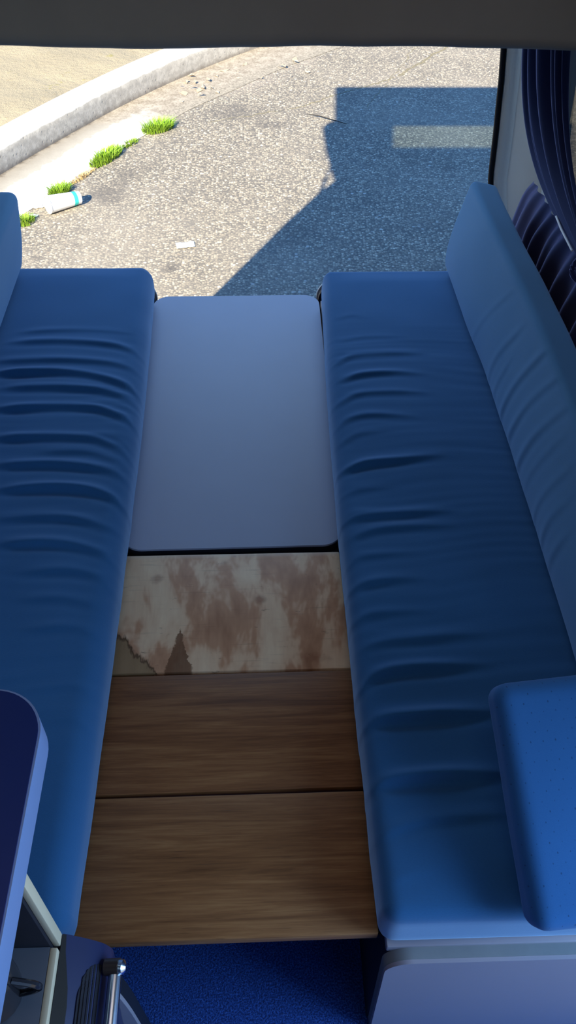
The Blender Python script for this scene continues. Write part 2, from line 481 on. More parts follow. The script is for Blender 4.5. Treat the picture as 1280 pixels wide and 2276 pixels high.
WL = [
 ([(-0.600,1.727),(-0.472,1.727),(-0.350,1.714),(-0.282,1.684)],0.70), ([(-0.621,1.653),(-0.461,1.652),(-0.353,1.642),(-0.280,1.616)],0.50),
 ([(-0.612,1.607),(-0.444,1.605),(-0.333,1.573),(-0.273,1.535)],1.20), ([(-0.580,1.550),(-0.446,1.548),(-0.352,1.536),(-0.285,1.506)],0.90),
 ([(-0.586,1.476),(-0.385,1.479),(-0.320,1.456),(-0.275,1.425)],1.20), ([(-0.566,1.377),(-0.372,1.375),(-0.316,1.352),(-0.277,1.320)],1.10),
 ([(-0.549,1.292),(-0.408,1.291),(-0.322,1.277),(-0.278,1.255)],1.00), ([(-0.534,1.220),(-0.398,1.224),(-0.323,1.209),(-0.275,1.177)],1.20),
 ([(-0.518,1.138),(-0.386,1.140),(-0.281,1.111)],0.80), ([(-0.505,1.072),(-0.393,1.073),(-0.323,1.058),(-0.277,1.028)],1.00),
 ([(-0.441,1.002),(-0.366,1.007),(-0.315,0.997),(-0.285,0.975)],0.70), ([(-0.430,0.940),(-0.357,0.941),(-0.288,0.920)],0.40),
 ([(-0.402,0.875),(-0.332,0.878),(-0.286,0.858)],0.40), ([(-0.367,0.756),(-0.323,0.762),(-0.280,0.747)],0.35),
 ([(-0.335,0.695),(-0.310,0.698),(-0.287,0.686)],0.40), ([(-0.578,1.770),(-0.424,1.775),(-0.311,1.766)],0.35),
 ([(-0.388,1.500),(-0.326,1.491),(-0.284,1.478)],0.50), ([(-0.355,1.392),(-0.314,1.377),(-0.283,1.354)],0.40),
 ([(-0.461,1.329),(-0.366,1.330),(-0.287,1.298)],0.35)]
WR = [
 ([(0.206,1.830),(0.234,1.836),(0.256,1.829)],0.50), ([(0.183,1.637),(0.214,1.660),(0.297,1.668),(0.385,1.667)],0.60),
 ([(0.185,1.568),(0.235,1.588),(0.310,1.593),(0.379,1.586)],0.60), ([(0.176,1.486),(0.218,1.514),(0.291,1.520),(0.374,1.515)],0.60),
 ([(0.174,1.411),(0.195,1.432),(0.242,1.442),(0.332,1.433)],0.80), ([(0.174,1.354),(0.206,1.378),(0.266,1.386)],0.40),
 ([(0.173,1.269),(0.217,1.285),(0.295,1.293),(0.368,1.303)],1.30), ([(0.168,1.197),(0.201,1.209),(0.266,1.213)],0.40),
 ([(0.166,1.139),(0.186,1.148),(0.223,1.153)],0.50), ([(0.163,1.124),(0.194,1.134),(0.285,1.138),(0.367,1.142)],0.90),
 ([(0.176,1.080),(0.217,1.097),(0.280,1.102),(0.356,1.104)],0.70), ([(0.164,1.016),(0.184,1.029),(0.228,1.034),(0.280,1.036)],0.60),
 ([(0.163,0.955),(0.187,0.965),(0.230,0.971),(0.289,0.972)],0.70), ([(0.163,0.884),(0.189,0.895),(0.238,0.898),(0.295,0.897)],0.60),
 ([(0.164,0.821),(0.207,0.835),(0.271,0.839),(0.376,0.846)],0.70), ([(0.164,0.748),(0.180,0.765),(0.224,0.778),(0.317,0.781),(0.363,0.781)],1.00),
 ([(0.162,0.675),(0.179,0.685),(0.250,0.689),(0.376,0.691)],1.30), ([(0.164,0.573),(0.183,0.581),(0.250,0.585),(0.362,0.585)],1.30),
 ([(0.170,0.496),(0.191,0.506),(0.247,0.517),(0.349,0.521)],0.60), ([(0.168,0.429),(0.196,0.437),(0.249,0.445)],0.30),
 ([(0.191,1.725),(0.248,1.739),(0.338,1.738)],0.25)]
WB = [  # (z, y) creases on the front of the right backrest
 ([(0.558,1.395),(0.675,1.374),(0.801,1.329)],1.0), ([(0.566,1.318),(0.699,1.287),(0.80,1.24)],1.0), ([(0.561,1.232),(0.672,1.210),(0.80,1.16)],1.0),
 ([(0.552,1.087),(0.624,1.086),(0.748,1.054)],0.8), ([(0.564,1.024),(0.640,1.025),(0.705,1.008)],1.0), ([(0.568,0.966),(0.622,0.965),(0.680,0.957)],0.7),
 ([(0.542,1.528),(0.645,1.508),(0.761,1.459)],0.6), ([(0.555,1.470),(0.639,1.452),(0.693,1.443)],0.5), ([(0.565,1.168),(0.637,1.158),(0.754,1.124)],0.5),
 ([(0.553,1.688),(0.664,1.637),(0.777,1.569)],0.4)]

hL, hR = make_wr(WL, width=.0125), make_wr(WR, width=.0115)
hB = make_wr(WB, width=.012, fade0=.03, fade1=.05, extra=.02)
AMP = .0078

def seat_fn(x0, x1, y0, y1, z1, inner, h):
    xm, hx = (x0+x1)/2, (x1-x0)/2
    def fn(p, n):
        q = p.copy()
        ed = (p.x-inner)*(1 if inner < xm else -1)           # distance from the aisle edge
        if n.z > -.2:
            top = sstep(.47, z1, p.z)
            crown = .008*(1-((p.x-xm)/hx)**2)*sstep(0, .08, p.y-y0)*sstep(0, .08, y1-p.y)
            q.z += top*crown
            w = h(p.x, p.y)*AMP + .0009*noise.noise(Vector((p.x*3.5, p.y*46+2.2*noise.noise(Vector((p.x*3, p.y*4, 0))), 2)))*sstep(.45, .7, p.y)*(1-sstep(1.65, 1.85, p.y))
            lim = sstep(-.005, .035, ed)
            q.z += top*w*(.35+.65*lim)
            q.x += n.x*w*.2
            q += n*(.0016*noise.noise(Vector((p.x*7, p.y*9, p.z*7))))
        # the edge along the aisle bows with the foam
        b = 1-sstep(0, .10, ed)
        q.x += b*(.018*((p.y-1.05)/1.0)**2)*(1 if p.y > 1.05 else .45)*(1 if inner < xm and inner > 0 else -1)
        q.x += n.x*.006*math.sin(PI*min(max((p.z-.42)/(z1-.42), 0), 1))
        return q
    return fn

sR = (.160, .640, .377, 2.065, .422, .530)
o = rbox('seat_cushion', sR, .022, (56, 600, 5), seat_fn(sR[0], sR[1], sR[2], sR[3], sR[5], sR[0], hR), M['seat'])
tag(o, 'long blue fabric seat cushion with shallow creases on the right bench', 'cushion')
sL = (-.700, -.279, .372, 2.098, .422, .530)
o = rbox('seat_cushion', sL, .033, (56, 600, 5), seat_fn(sL[0], sL[1], sL[2], sL[3], sL[5], sL[1], hL), M['seat'])
tag(o, 'long blue fabric seat cushion with deep cross creases on the left bench', 'cushion')

def back_fn(side):
    def fn(p, n):
        q = p.copy()
        if side > 0:
            if n.x < .3 and p.x < .03:
                q.x -= hB(p.z, p.y)*.0017
            q.x -= .024*math.sin(PI*min(max((p.z-.53)/.26, 0), 1)**.6)*(1 if n.x < 0 else 0)
            q.x += .541+.06*(p.z-.53)-.020*sstep(1.35, 2.05, p.y)
            q.z -= .22*p.x*sstep(.54, .78, p.z)
            # the far end is cut on a slant so the lower corner sits further back
            q += n*(.002*noise.noise(Vector((p.y*6, p.z*9, 2))))
        else:
            q.x += -.640+.16*(p.z-.53)+.006*math.sin(PI*min(max((p.z-.53)/.24, 0), 1))
            q += n*(.002*noise.noise(Vector((p.y*6, p.z*9, 5))))
        return q
    return fn
o = rbox('backrest_cushion', (0, .070, .70, 2.045, .546, .794), .015, (8, 330, 36), back_fn(1), M['back'])
tag(o, 'long blue backrest cushion leaning on the right wall under the curtain', 'cushion')
o = rbox('backrest_cushion', (-.085, 0, .50, 2.055, .546, .765), .022, (8, 120, 24), back_fn(-1), M['back'])
tag(o, 'blue backrest cushion standing at the left frame edge on the left bench', 'cushion')

# small perforated cushion propped at the near end of the right bench
def pillow_fn(p, n):
    q = p.copy()
    if n.z > 0: q.z += .010*(1-(p.x/.19)**2)*(1-((p.y-.15)/.16)**2)
    q += n*(.003*noise.noise(Vector((p.x*8, p.y*8, p.z*8+3))))
    return q
pil = rbox('propped_cushion', (-.185, .185, 0, .325, -.070, 0), .022, (48, 40, 6), pillow_fn, M['pillow'])
B = Vector((.349, .334, .590)); T = Vector((.324, .596, .722))
vy = (T-B).normalized(); vx = Vector((1, .02, .02)); vx = (vx-vy*vx.dot(vy)).normalized(); vz = vx.cross(vy)
o_ = B + vx*.185
pil.matrix_world = Matrix(((vx.x, vy.x, vz.x, o_.x), (vx.y, vy.y, vz.y, o_.y), (vx.z, vy.z, vz.z, o_.z), (0, 0, 0, 1)))
tag(pil, 'small bright blue perforated cushion propped at the near end of the right bench', 'cushion')

# ------------------------------------------------------------------ benches
bR = empty('bench_base', 'right bench base with lavender end panel and grey edging', 'bench', (.4, .36, 0))
def child_world(o, parent):
    o.parent = parent
    o.matrix_parent_inverse = Matrix.Translation(-Vector(parent.location))
    return o
def bench_outline(x_in, x_out, zt, r):
    return round_poly([(x_in+.006, 0.002), (x_out, 0.002), (x_out, zt), (x_in-.004, zt)], [0, 0, 0, r], 8)
bm = bmesh.new(); add_prism(bm, bench_outline(.175, .66, .414, .04), 'y', .352, .358)
ep = child_world(from_bm('end_panel', bm, M['panel']), bR)
bm = bmesh.new(); add_prism(bm, bench_outline(.174, .66, .416, .042), 'y', .358, .374)
from_bm('edging', bm, M['greyedge'], ep)
child_world(box_obj('bench_top', (.174, .66, .374, 2.08, .400, .4195), M['panel']), bR)
child_world(box_obj('side_panel', (.176, .194, .3745, 2.08, .002, .399), M['dark']), bR)

bL = empty('bench_base', 'left bench base hidden below the creased seat cushion', 'bench', (-.5, .36, 0))
child_world(box_obj('bench_top', (-.70, -.3015, .369, 2.08, .400, .4195), M['panel']), bL)
child_world(box_obj('side_panel', (-.319, -.301, .3695, 2.08, .002, .399), M['dark']), bL)
for k, (x0, x1, sg) in enumerate(((.172, .66, 1), (.302, .70, -1))):
    bm = bmesh.new(); add_prism(bm, [(sg*x, z) for x, z in bench_outline(x0, x1, .455, .05)], 'y', 2.105, 2.125)
    struct(from_bm('trim_%d' % (4+2*k), bm, M['darkedge']), 'dark rear sill end of the %s bench' % ('right' if sg > 0 else 'left'))
    bm = bmesh.new(); add_prism(bm, [(sg*x, z) for x, z in bench_outline(x0-.004, x1, .459, .055)], 'y', 2.126, 2.132)
    struct(from_bm('trim_%d' % (5+2*k), bm, M['greytrim']), 'pale rear sill edge of the %s bench' % ('right' if sg > 0 else 'left'))
for k, (x0, x1) in enumerate(((.150, .1735), (-.2995, -.272))):
    struct(box_obj('trim_%d' % (8+k), (x0, x1, .40, 2.08, .372, .392), M['dark']), 'dark support ledge under the boards')

# ------------------------------------------------------------------ table and loose boards in the aisle
tb = empty('dinette_table', 'grey lavender table top with rounded corners lying between the benches', 'table', (-.064, 1.63, .39))
out = round_poly([(-.300, 1.149), (.170, 1.156), (.170, 2.108), (-.300, 2.104)], [.045]*4, 10)
def inset(o, d):
    c = Vector((sum(p[0] for p in o)/len(o), sum(p[1] for p in o)/len(o)))
    return [(p[0]-math.copysign(d, p[0]-c.x), p[1]-math.copysign(d, p[1]-c.y)) for p in o]
bm = bmesh.new(); add_prism(bm, inset(out, .001), 'z', .4165, .4215, .0012)
child_world(from_bm('tabletop', bm, M['table']), tb)
bm = bmesh.new(); add_prism(bm, out, 'z', .394, .4164, .002)
child_world(from_bm('edge_band', bm, M['darkedge']), tb)

def board(y0, y1, dy, xr, mat, label, z=.418):
    bm = bmesh.new()
    cx, cy = (-.298+xr)/2, (y0+y1)/2
    hx, hy = (xr+.298)/2, (y1-y0)/2
    add_box(bm, -hx, hx, -hy, hy, -.022, 0, .0022, 2)
    o = from_bm('wooden_board', bm, mat)
    o.location = (cx, cy, z); o.rotation_euler = (0, 0, dy)
    return tag(o, label, 'board', 'loose boards bridging the aisle')
board(.855, 1.140, .006, .160, M['plywood'], 'blotchy weathered plywood board with torn veneer next to the table', .417)
board(.621, .849, .010, .1625, M['wood1'], 'middle dark brown stained wooden board between plywood and nearest board')
board(.392, .615, .006, .163, M['wood2'], 'nearest dark brown stained wooden board overhanging the blue carpet')

# ------------------------------------------------------------------ kitchen unit on the left
wt = empty('kitchen_worktop', 'navy blue kitchen worktop with rounded corner and light blue edge', 'worktop', (-.45, .2, .853))
out = round_poly([(-.80, -.25), (-.2525, -.25), (-.2525, .530), (-.80, .530)], [0, 0, .062, 0], 12)
bm = bmesh.new(); add_prism(bm, out, 'z', .853, .8985, .0015)
child_world(from_bm('edge_band', bm, M['lightedge']), wt)
bm = bmesh.new(); add_prism(bm, round_poly([(-.80, -.25), (-.2550, -.25), (-.2550, .5275), (-.80, .5275)], [0, 0, .060, 0], 12), 'z', .8986, .9000)
child_world(from_bm('top_sheet', bm, M['navytop']), wt)

kc = empty('kitchen_cabinet', 'open kitchen cabinet with cream edged cubby and bowed lavender end panel', 'cabinet', (-.5, .1, 0))
child_world(box_obj('rear_panel', (-.70, -.262, .318, .336, .436, .8525), M['dark'], bev=.001), kc)
child_world(box_obj('cream_stile', (-.2618, -.2535, .3225, .3365, .645, .8525), M['cream'], bev=.001), kc)
child_world(box_obj('shelf', (-.70, -.262, -.24, .3178, .645, .663), M['shelfgrey'], bev=.001), kc)
child_world(box_obj('cream_rail', (-.2618, -.2535, -.24, .3168, .645, .663), M['cream'], bev=.001), kc)
child_world(box_obj('back_panel', (-.72, -.701, -.24, .336, .002, .8525), M['dark'], bev=.001), kc)
child_world(box_obj('body', (-.70, -.262, -.24, .3175, .002, .6445), M['dark'], bev=.001), kc)

# lavender end panel with a bowed dark edge standing behind the unit
pts = [(-.70, .002), (-.212, .002)] + [tuple(spline([(-.212, .002), (-.216, .14), (-.221, .28), (-.234, .40), (-.262, .418)], i/12)) for i in range(1, 13)] + [(-.70, .418)]
bm = bmesh.new(); add_prism(bm, pts, 'y', .338, .345)
ep = child_world(from_bm('end_panel', bm, M['panel']), kc)
bm = bmesh.new(); add_prism(bm, pts, 'y', .3452, .368)
from_bm('edging', bm, M['darkedge'], ep)

# dark mugs inside the cubby
def mug(x, y, label):
    e = empty('mug', label, 'mug', (x, y, .6635), 'dark mugs in the cubby')
    bm = bmesh.new()
    prof = [(.0, 0), (.030, 0), (.034, .004), (.036, .03), (.037, .085), (.034, .087), (.033, .03), (.028, .008), (0, .007)]
    n = 20
    rings = []
    for r, z in prof:
        rings.append([bm.verts.new((r*math.cos(2*PI*k/n), r*math.sin(2*PI*k/n), z)) for k in range(n)] if r > 0 else [bm.verts.new((0, 0, z))])
    for a, b in zip(rings, rings[1:]):
        for k in range(n):
            va = [a[k % len(a)], a[(k+1) % len(a)]] if len(a) > 1 else [a[0]]
            vb = [b[(k+1) % len(b)], b[k % len(b)]] if len(b) > 1 else [b[0]]
            bm.faces.new(va+vb)
    from_bm('cup', bm, M['crockery'], e)
    bm = bmesh.new()
    add_tube(bm, [(.035+.026*math.sin(PI*i/10), -.004, .018+.052*i/10) for i in range(11)], .004, 8)
    from_bm('handle', bm, M['crockery'], e)
mug(-.318, .268, 'dark glazed mug at the far end of the cubby')
mug(-.320, .180, 'dark glazed mug nearer the camera in the cubby')

# moulded appliance front below the cubby
ap = empty('appliance_front', 'dark navy moulded appliance front with ribbed grip under the cubby', 'appliance', (-.23, .1, .1))
# cross-section (x, z) of the front: it slopes outwards and down from the cubby rail, then tucks back to the floor
SL = [(-.2530, .648), (-.240, .637), (-.224, .622), (-.209, .603), (-.201, .580)]
def slope(x):
    for (xa, za), (xb, zb) in zip(SL, SL[1:]):
        if x <= xb: return za+(zb-za)*(x-xa)/(xb-xa)
    return SL[-1][1]
prof = [(-.2530, .002)] + [tuple(spline(SL, i/20)) for i in range(21)] + [(-.203, .54), (-.222, .40), (-.238, .20), (-.242, .002)]
bm = bmesh.new(); add_prism(bm, prof, 'y', -.24, .337, .001)
bmesh.ops.triangulate(bm, faces=[f for f in bm.faces if len(f.verts) > 6])
mo = child_world(from_bm('moulding', bm, M['navygloss']), ap)
bm = bmesh.new(); rows = []
for j in range(31):
    y = -.24+.576*j/30
    xb = -.2385-.010*sstep(.26, .336, y)
    rows.append([(-.2528+(xb+.2528)*i/8, y, slope(-.2528+(xb+.2528)*i/8)+.0012) for i in range(9)])
grid_surface(bm, rows)
child_world(from_bm('dark_recess', bm, M['blacktrim']), ap)
bm = bmesh.new(); rows = []
# rounded grip insert with ribs running along the unit
gx0, gx1, gy0, gy1, gr = -.2290, -.2085, -.23, .312, .045
for j in range(60):
    y = gy0+(gy1-gy0)*(1-(1-j/59)**2)
    t = max(0, (y-(gy1-gr))/gr)
    xl = gx1-.002-(gx1-.002-gx0)*math.sqrt(max(0, 1-t*t))
    row = []
    for i in range(37):
        x = xl+(gx1-xl)*i/36
        row.append((x, y, slope(x)+.0016+.0011*math.cos((x-gx0)/(gx1-gx0)*2*PI*6)))
    rows.append(row)
grid_surface(bm, rows)
bmesh.ops.remove_doubles(bm, verts=bm.verts[:], dist=1e-6)
from_bm('ribbed_grip', bm, M['dark'], mo)

cb = empty('chrome_rail', 'thin chrome rail with dark end knob beside the ribbed grip', 'rail', (-.19, .1, .6))
bm = bmesh.new(); add_tube(bm, [(-.1915, -.24, .600), (-.1915, .300, .600)], .0085, 14)
child_world(from_bm('rod', bm, M['chrome']), cb)
bm = bmesh.new(); add_tube(bm, [(-.204, .310, .601), (-.186, .309, .605)], .0100, 16)
kn = child_world(from_bm('knob', bm, M['knob']), cb)
bm = bmesh.new(); add_tube(bm, [(-.186, .309, .605), (-.181, .308, .607), (-.178, .308, .607)], [.0088, .0085, .004], 14)
from_bm('knob_cap', bm, M['chrome'], kn)

# ------------------------------------------------------------------ van shell
LEFT = [(-.55, -.80), (-.2, -.845), (.40, -.85), (.62, -.83), (.97, -.80), (1.20, -.765), (1.34, -.727)]
def side_wall(sx, y0, y1, hole=None):
    """shell of one side, thickness 3 cm; hole = (y0,y1,z0,z1)"""
    bm = bmesh.new()
    def X(z):
        for (za, xa), (zb, xb) in zip(LEFT, LEFT[1:]):
            if z <= zb: return -sx*(-(xa+(xb-xa)*(z-za)/(zb-za)))*-1
        return -sx*LEFT[-1][1]*1
    zs = [-.3, -.2, .0, .2, .4, .62, .72, .80, .97, 1.1, 1.20, 1.28, 1.34]
    ys = sorted({y0, y1} | ({hole[0], hole[1]} if hole else set()))
    if hole: zs = sorted(set(zs) | {hole[2], hole[3]})
    def skin(z):
        for (za, xa), (zb, xb) in zip(LEFT, LEFT[1:]):
            if z <= zb + 1e-6: return sx*abs(xa+(xb-xa)*(z-za)/(zb-za))
        return sx*abs(LEFT[-1][1])
    for a, b in zip(ys, ys[1:]):
        for z0, z1 in zip(zs, zs[1:]):
            if hole and a >= hole[0]-1e-6 and b <= hole[1]+1e-6 and z0 >= hole[2]-1e-6 and z1 <= hole[3]+1e-6: continue
            xo0, xo1 = skin(z0), skin(z1); t = .03*sx
            vs = [bm.verts.new(p) for p in ((xo0, a, z0), (xo0, b, z0), (xo1, b, z1), (xo1, a, z1), (xo0-t, a, z0), (xo0-t, b, z0), (xo1-t, b, z1), (xo1-t, a, z1))]
            for f in ((0, 1, 2, 3), (7, 6, 5, 4), (0, 4, 5, 1), (1, 5, 6, 2), (2, 6, 7, 3), (3, 7, 4, 0)):
                bm.faces.new([vs[i] for i in f])
    bmesh.ops.remove_doubles(bm, verts=bm.verts[:], dist=1e-5)
    return bm
o = from_bm('wall_left', side_wall(-1, -1.9, 2.35), M['wall'], smooth=False); struct(o, 'left side of the van')
o = from_bm('wall_right', side_wall(1, .36, 2.35, (.75, 2.20, .74, 1.20)), M['wall'], smooth=False); struct(o, 'right side of the van')
o = box_obj('wall_front', (-.80, .80, -1.93, -1.90, -.3, 1.34), M['wall']); struct(o)  # unseen front, closed without a windscreen to keep the sun off the floor
bm = bmesh.new(); add_box(bm, -.735, .735, 1.405, 2.36, 1.335, 1.375, .004); add_box(bm, -.735, -.55, -1.93, 1.404, 1.335, 1.375, .004)
add_box(bm, .55, .735, -1.93, 1.404, 1.335, 1.375, .004); add_box(bm, -.549, .549, -1.93, -.70, 1.335, 1.375, .004)
o = from_bm('ceiling', bm, M['lining']); struct(o, 'van roof with a cut-out under the pop-top')
o = box_obj('floor', (-.80, .80, -1.90, 2.30, -.04, 0), M['carpet']); struct(o, 'blue carpet floor of the van')

# roof edge seen at the top of the picture: a soft lined beam across the van
bm = bmesh.new()
sec = round_poly([(1.38, 1.308), (1.47, 1.300), (1.50, 1.334), (1.50, 1.62), (1.40, 1.62)], [.022, .02, 0, 0, 0], 8)
rows = []
NX = 60
for i in range(NX+1):
    x = -.74+1.48*i/NX
    sag = .004*noise.noise(Vector((x*3.1, 0, 0))) + .003*noise.noise(Vector((x*9, 4, 0)))
    rows.append([(x, y+sag*.6, z+sag) for y, z in sec+sec[:1]])
grid_surface(bm, rows)
o = from_bm('trim_1', bm, M['lining']); struct(o, 'dark grey lined roof beam across the top')

# pop-top: raised lid and canvas walls over the cut-out
o = box_obj('ceiling_lid', (-.60, .60, -.76, 1.50, 1.93, 1.96), M['wall']); struct(o, 'raised pop-top lid')
bm = bmesh.new()
for x in (-.585, .585): add_box(bm, x-.006, x+.006, -.75, 1.48, 1.376, 1.929)
for y in (-.74, 1.475): add_box(bm, -.578, .578, y-.006, y+.006, 1.376 if y < 0 else 1.621, 1.929)
o = from_bm('wall_canvas', bm, M['wall']); struct(o, 'canvas walls of the pop-top')

# rear pillar trim on the right: rubber seal and wrapped grey trim
zz = [.50, .60, .652, .693, .76, .816, .88, .952, 1.042, 1.15, 1.30]
xx = [.688, .662, .649, .640, .635, .631, .625, .619, .608, .598, .588]
def pill_x(z):
    for (za, xa), (zb, xb) in zip(zip(zz, xx), zip(zz[1:], xx[1:])):
        if z <= zb: return xa+(xb-xa)*(z-za)/(zb-za)
    return xx[-1]
bm = bmesh.new()
rows = []
for i in range(41):
    z = .50+.80*i/40; x = pill_x(z)
    rows.append([(x+.012+.010*k/3+(.004 if k == 0 else 0), 2.262-.0*k-(.006*math.sin(PI*k/6)), z) for k in range(2)] +
                [(x+.014+.052*(1-math.cos(a))*.62, 2.262-.030*math.sin(a), z) for a in (0.0, .4, .8, 1.2, 1.57)] +
                [(x+.046+.018*k, 2.232-.050*k, z) for k in range(1, 4)])
grid_surface(bm, rows)
bmesh.ops.solidify(bm, geom=bm.faces[:], thickness=.004)
o = from_bm('trim_2', bm, M['greytrim'], angle=60); struct(o, 'light grey rear pillar trim on the right')
bm = bmesh.new(); add_tube(bm, [(pill_x(.50+.80*i/30)+.0075, 2.263, .50+.80*i/30) for i in range(31)], .0075, 10)
o = from_bm('trim_3', bm, M['blacktrim']); struct(o, 'black rubber seal of the rear opening')
bm = bmesh.new(); add_tube(bm, [(pill_x(.50+.80*i/30)+.0235, 2.256, .50+.80*i/30) for i in range(31)], .0085, 12)  # pale bead added as the painted highlight of the rounded pillar edge
o = from_bm('trim_10', bm, M['edgehighlight']); struct(o, 'cream bead painted as the highlight on the trim edge beside the rubber seal')

# side window behind the curtain
wn = bpy.data.objects.new('window_1', None); COL.objects.link(wn); struct(wn, 'dark side window behind the curtain')
bm = bmesh.new()
vs = [(.812, .75, .74), (.812, 2.20, .74), (.757, 2.20, 1.20), (.757, .75, 1.20)]
bm.faces.new([bm.verts.new(p) for p in vs]); bmesh.ops.solidify(bm, geom=bm.faces[:], thickness=.005)
from_bm('pane', bm, M['darkglass'], wn, False)
bm = bmesh.new(); add_tube(bm, [(.775, .76, .745), (.775, 2.0, .745)], .012, 8)
from_bm('window_sill', bm, M['whitewire'], wn)

# ------------------------------------------------------------------ curtain, gathered by a tie in the middle of its height
ct = empty('curtain', 'navy satin curtain tied back over the right bench backrest', 'curtain', (.70, 1.6, .85))
def crests(s, C, w):
    return sum(h*math.exp(-((s-c)/(w*k))**2) for c, h, k in C)
CU = [(.02, .7, 1), (.12, 1, 1.2), (.20, .8, .9), (.30, 1.0, 1.2), (.60, 1.2, 1.5), (.70, .6, .8), (.80, .9, 1.1), (.90, 1, .9), (.98, .8, 1)]
CL = [(.03, .7, 1), (.12, 1, 1.3), (.22, .9, 1.1), (.33, 1.1, 1.2), (.43, .7, 1), (.53, 1.2, 1.4), (.66, 1, 1.3), (.80, 1, 1.2), (.93, 1, 1.3)]
bm = bmesh.new(); rows = []
for i in range(71):
    t = i/70
    row = []
    for j in range(221):
        s = j/220
        y0 = 2.262-.29*s
        P0 = Vector((.672, y0, 1.29)); P1 = Vector((.676, 2.275-.37*s, .90+.13*s)); P2 = Vector((.676, 2.09-.36*s, .795+.13*s)); P3 = Vector((.680, 1.48-.03*s, .850+.018*s))
        u = 1-t
        p = u*u*u*P0+3*u*u*t*P1+3*u*t*t*P2+t*t*t*P3
        wig = .012*noise.noise(Vector((s*3, t*2.5, 7)))
        p.x -= (.046*(1-t)+.014)*(crests(s+wig, CU, .034)-.3)
        p.y += .010*(1-t)*math.sin(s*25+t*3)
        row.append(p)
    rows.append(row)
grid_surface(bm, rows); child_world(from_bm('upper_drape', bm, M['curtain'], angle=180), ct)
bm = bmesh.new(); rows = []
for i in range(61):
    t = i/60
    row = []
    for j in range(241):
        s = j/240
        P0 = Vector((.690, 2.02-.60*s, .800+.05*s)); P1 = Vector((.694, 2.12-.63*s, .70)); P2 = Vector((.712, 2.17-.66*s, .50))
        u = 1-t
        p = u*u*P0+2*u*t*P1+t*t*P2
        wig = .02*noise.noise(Vector((s*4, t*2.5, 3)))
        p.x -= (.014+.026*t)*(crests(s+wig, CL, .032)-.35) + .006*math.sin(PI*t)
        row.append(p)
    rows.append(row)
grid_surface(bm, rows); child_world(from_bm('lower_drape', bm, M['curtain'], angle=180), ct)
bm = bmesh.new(); add_tube(bm, [(.666+.03*math.cos(a*2*PI/24), 1.51+.012*math.sin(a*2*PI/24), .855+.022*math.sin(a*2*PI/24)) for a in range(25)], .006, 8)
child_world(from_bm('tieback', bm, M['curtain']), ct)
bm = bmesh.new(); add_tube(bm, [(.664, 1.745, .848), (.658, 1.68, .852), (.658, 1.59, .852)], .0024, 8)
co = child_world(from_bm('tie_cord', bm, M['whitewire']), ct); co['label'] = 'white tie cord'

# ------------------------------------------------------------------ tailgate, raised
HY, HZ, TH = 2.36, 1.36, math.radians(15)
def TG(x, u, w=0.0):
    return (x, HY+u*math.cos(TH)-w*math.sin(TH), HZ+u*math.sin(TH)+w*math.cos(TH))
tg = bpy.data.objects.new('door_1', None); COL.objects.link(tg); struct(tg, 'raised rear tailgate of the van')
def half(u):
    P = [(0, .73), (.3, .80), (.565, .845), (.60, .835), (.65, .768), (1.09, .798)]
    for (a, xa), (b, xb) in zip(P, P[1:]):
        if u <= b: return xa+(xb-xa)*(u-a)/(b-a)
    return P[-1][1]
bm = bmesh.new()
def tg_quad(x0, x1, u0, u1, side=None):
    pass
us = [0, .15, .3, .318, .45, .565, .595, .60, .65, .80, .95, 1.09]
for a, b in zip(us, us[1:]):
    ranges = [(-1, 1)] if not (a >= .317 and b <= .596) else [(-1, 0), (0, 1)]
    for lo, hi in ranges:
        def xs(u):
            h = half(u)
            l = -h if lo == -1 else .385; r = h if hi == 1 else -.385
            return l, r
        la, ra = xs(a); lb, rb = xs(b)
        vs = [bm.verts.new(TG(x, u, w)) for w in (0, -.035) for x, u in ((la, a), (ra, a), (rb, b), (lb, b))]
        for f in ((0, 1, 2, 3), (7, 6, 5, 4), (0, 4, 5, 1), (1, 5, 6, 2), (2, 6, 7, 3), (3, 7, 4, 0)):
            bm.faces.new([vs[i] for i in f])
from_bm('door_panel', bm, M['paint'], tg, False)
bm = bmesh.new(); bm.faces.new([bm.verts.new(TG(x, u, -.018)) for x, u in ((-.384, .319), (.384, .319), (.384, .594), (-.384, .594))])
from_bm('door_glass', bm, M['glass'], tg, False)
for sx in (-1, 1):
    bm = bmesh.new(); a = Vector((sx*.735, 2.345, 1.16)); b = Vector(TG(sx*.742, .24, -.03)); m = (a+b)/2
    add_tube(bm, [a, m], .011, 10); add_tube(bm, [m, b], .006, 10)
    from_bm('gas_strut', bm, M['blacktrim'], tg)

# ------------------------------------------------------------------ outside: road, gutter, curb, dirt
bm = bmesh.new()
vs = [bm.verts.new(p) for p in ((-12, -8, GZ), (14, -8, GZ), (14, 22, GZ), (-12, 22, GZ))]; bm.faces.new(vs)
o = from_bm('asphalt_road', bm, M['asphalt'], smooth=False); struct(o, 'worn grey asphalt road')
path = [(-4.6, -2.6), (-3.5, 1.0), (-2.9, 2.4), (-2.25, 3.7), (-1.557, 5.0), (-1.112, 5.765), (-.66, 6.42), (-.1, 7.07), (.5, 7.62), (1.3, 8.25), (2.6, 9.0), (4.6, 9.9), (9, 11)]
N = 220
cen = [spline(path, i/N) for i in range(N+1)]
def frame(i):
    d = (cen[min(i+1, N)]-cen[max(i-1, 0)]).normalized()
    return cen[i], Vector((d.y, -d.x))      # normal points to the road
CH = .150
bm = bmesh.new(); rows = []
sec = [(.004, -.02), (.002, .10), (-.004, CH-.018), (-.012, CH-.006), (-.026, CH), (-.19, CH+.002), (-.205, CH-.006), (-.21, CH-.05)]
for i in range(N+1):
    c, n = frame(i); w = .006*noise.noise(Vector((c.x*2, c.y*2, 0)))
    rows.append([(c.x+n.x*(o_+w), c.y+n.y*(o_+w), GZ+h+w*.5) for o_, h in sec])
grid_surface(bm, rows)
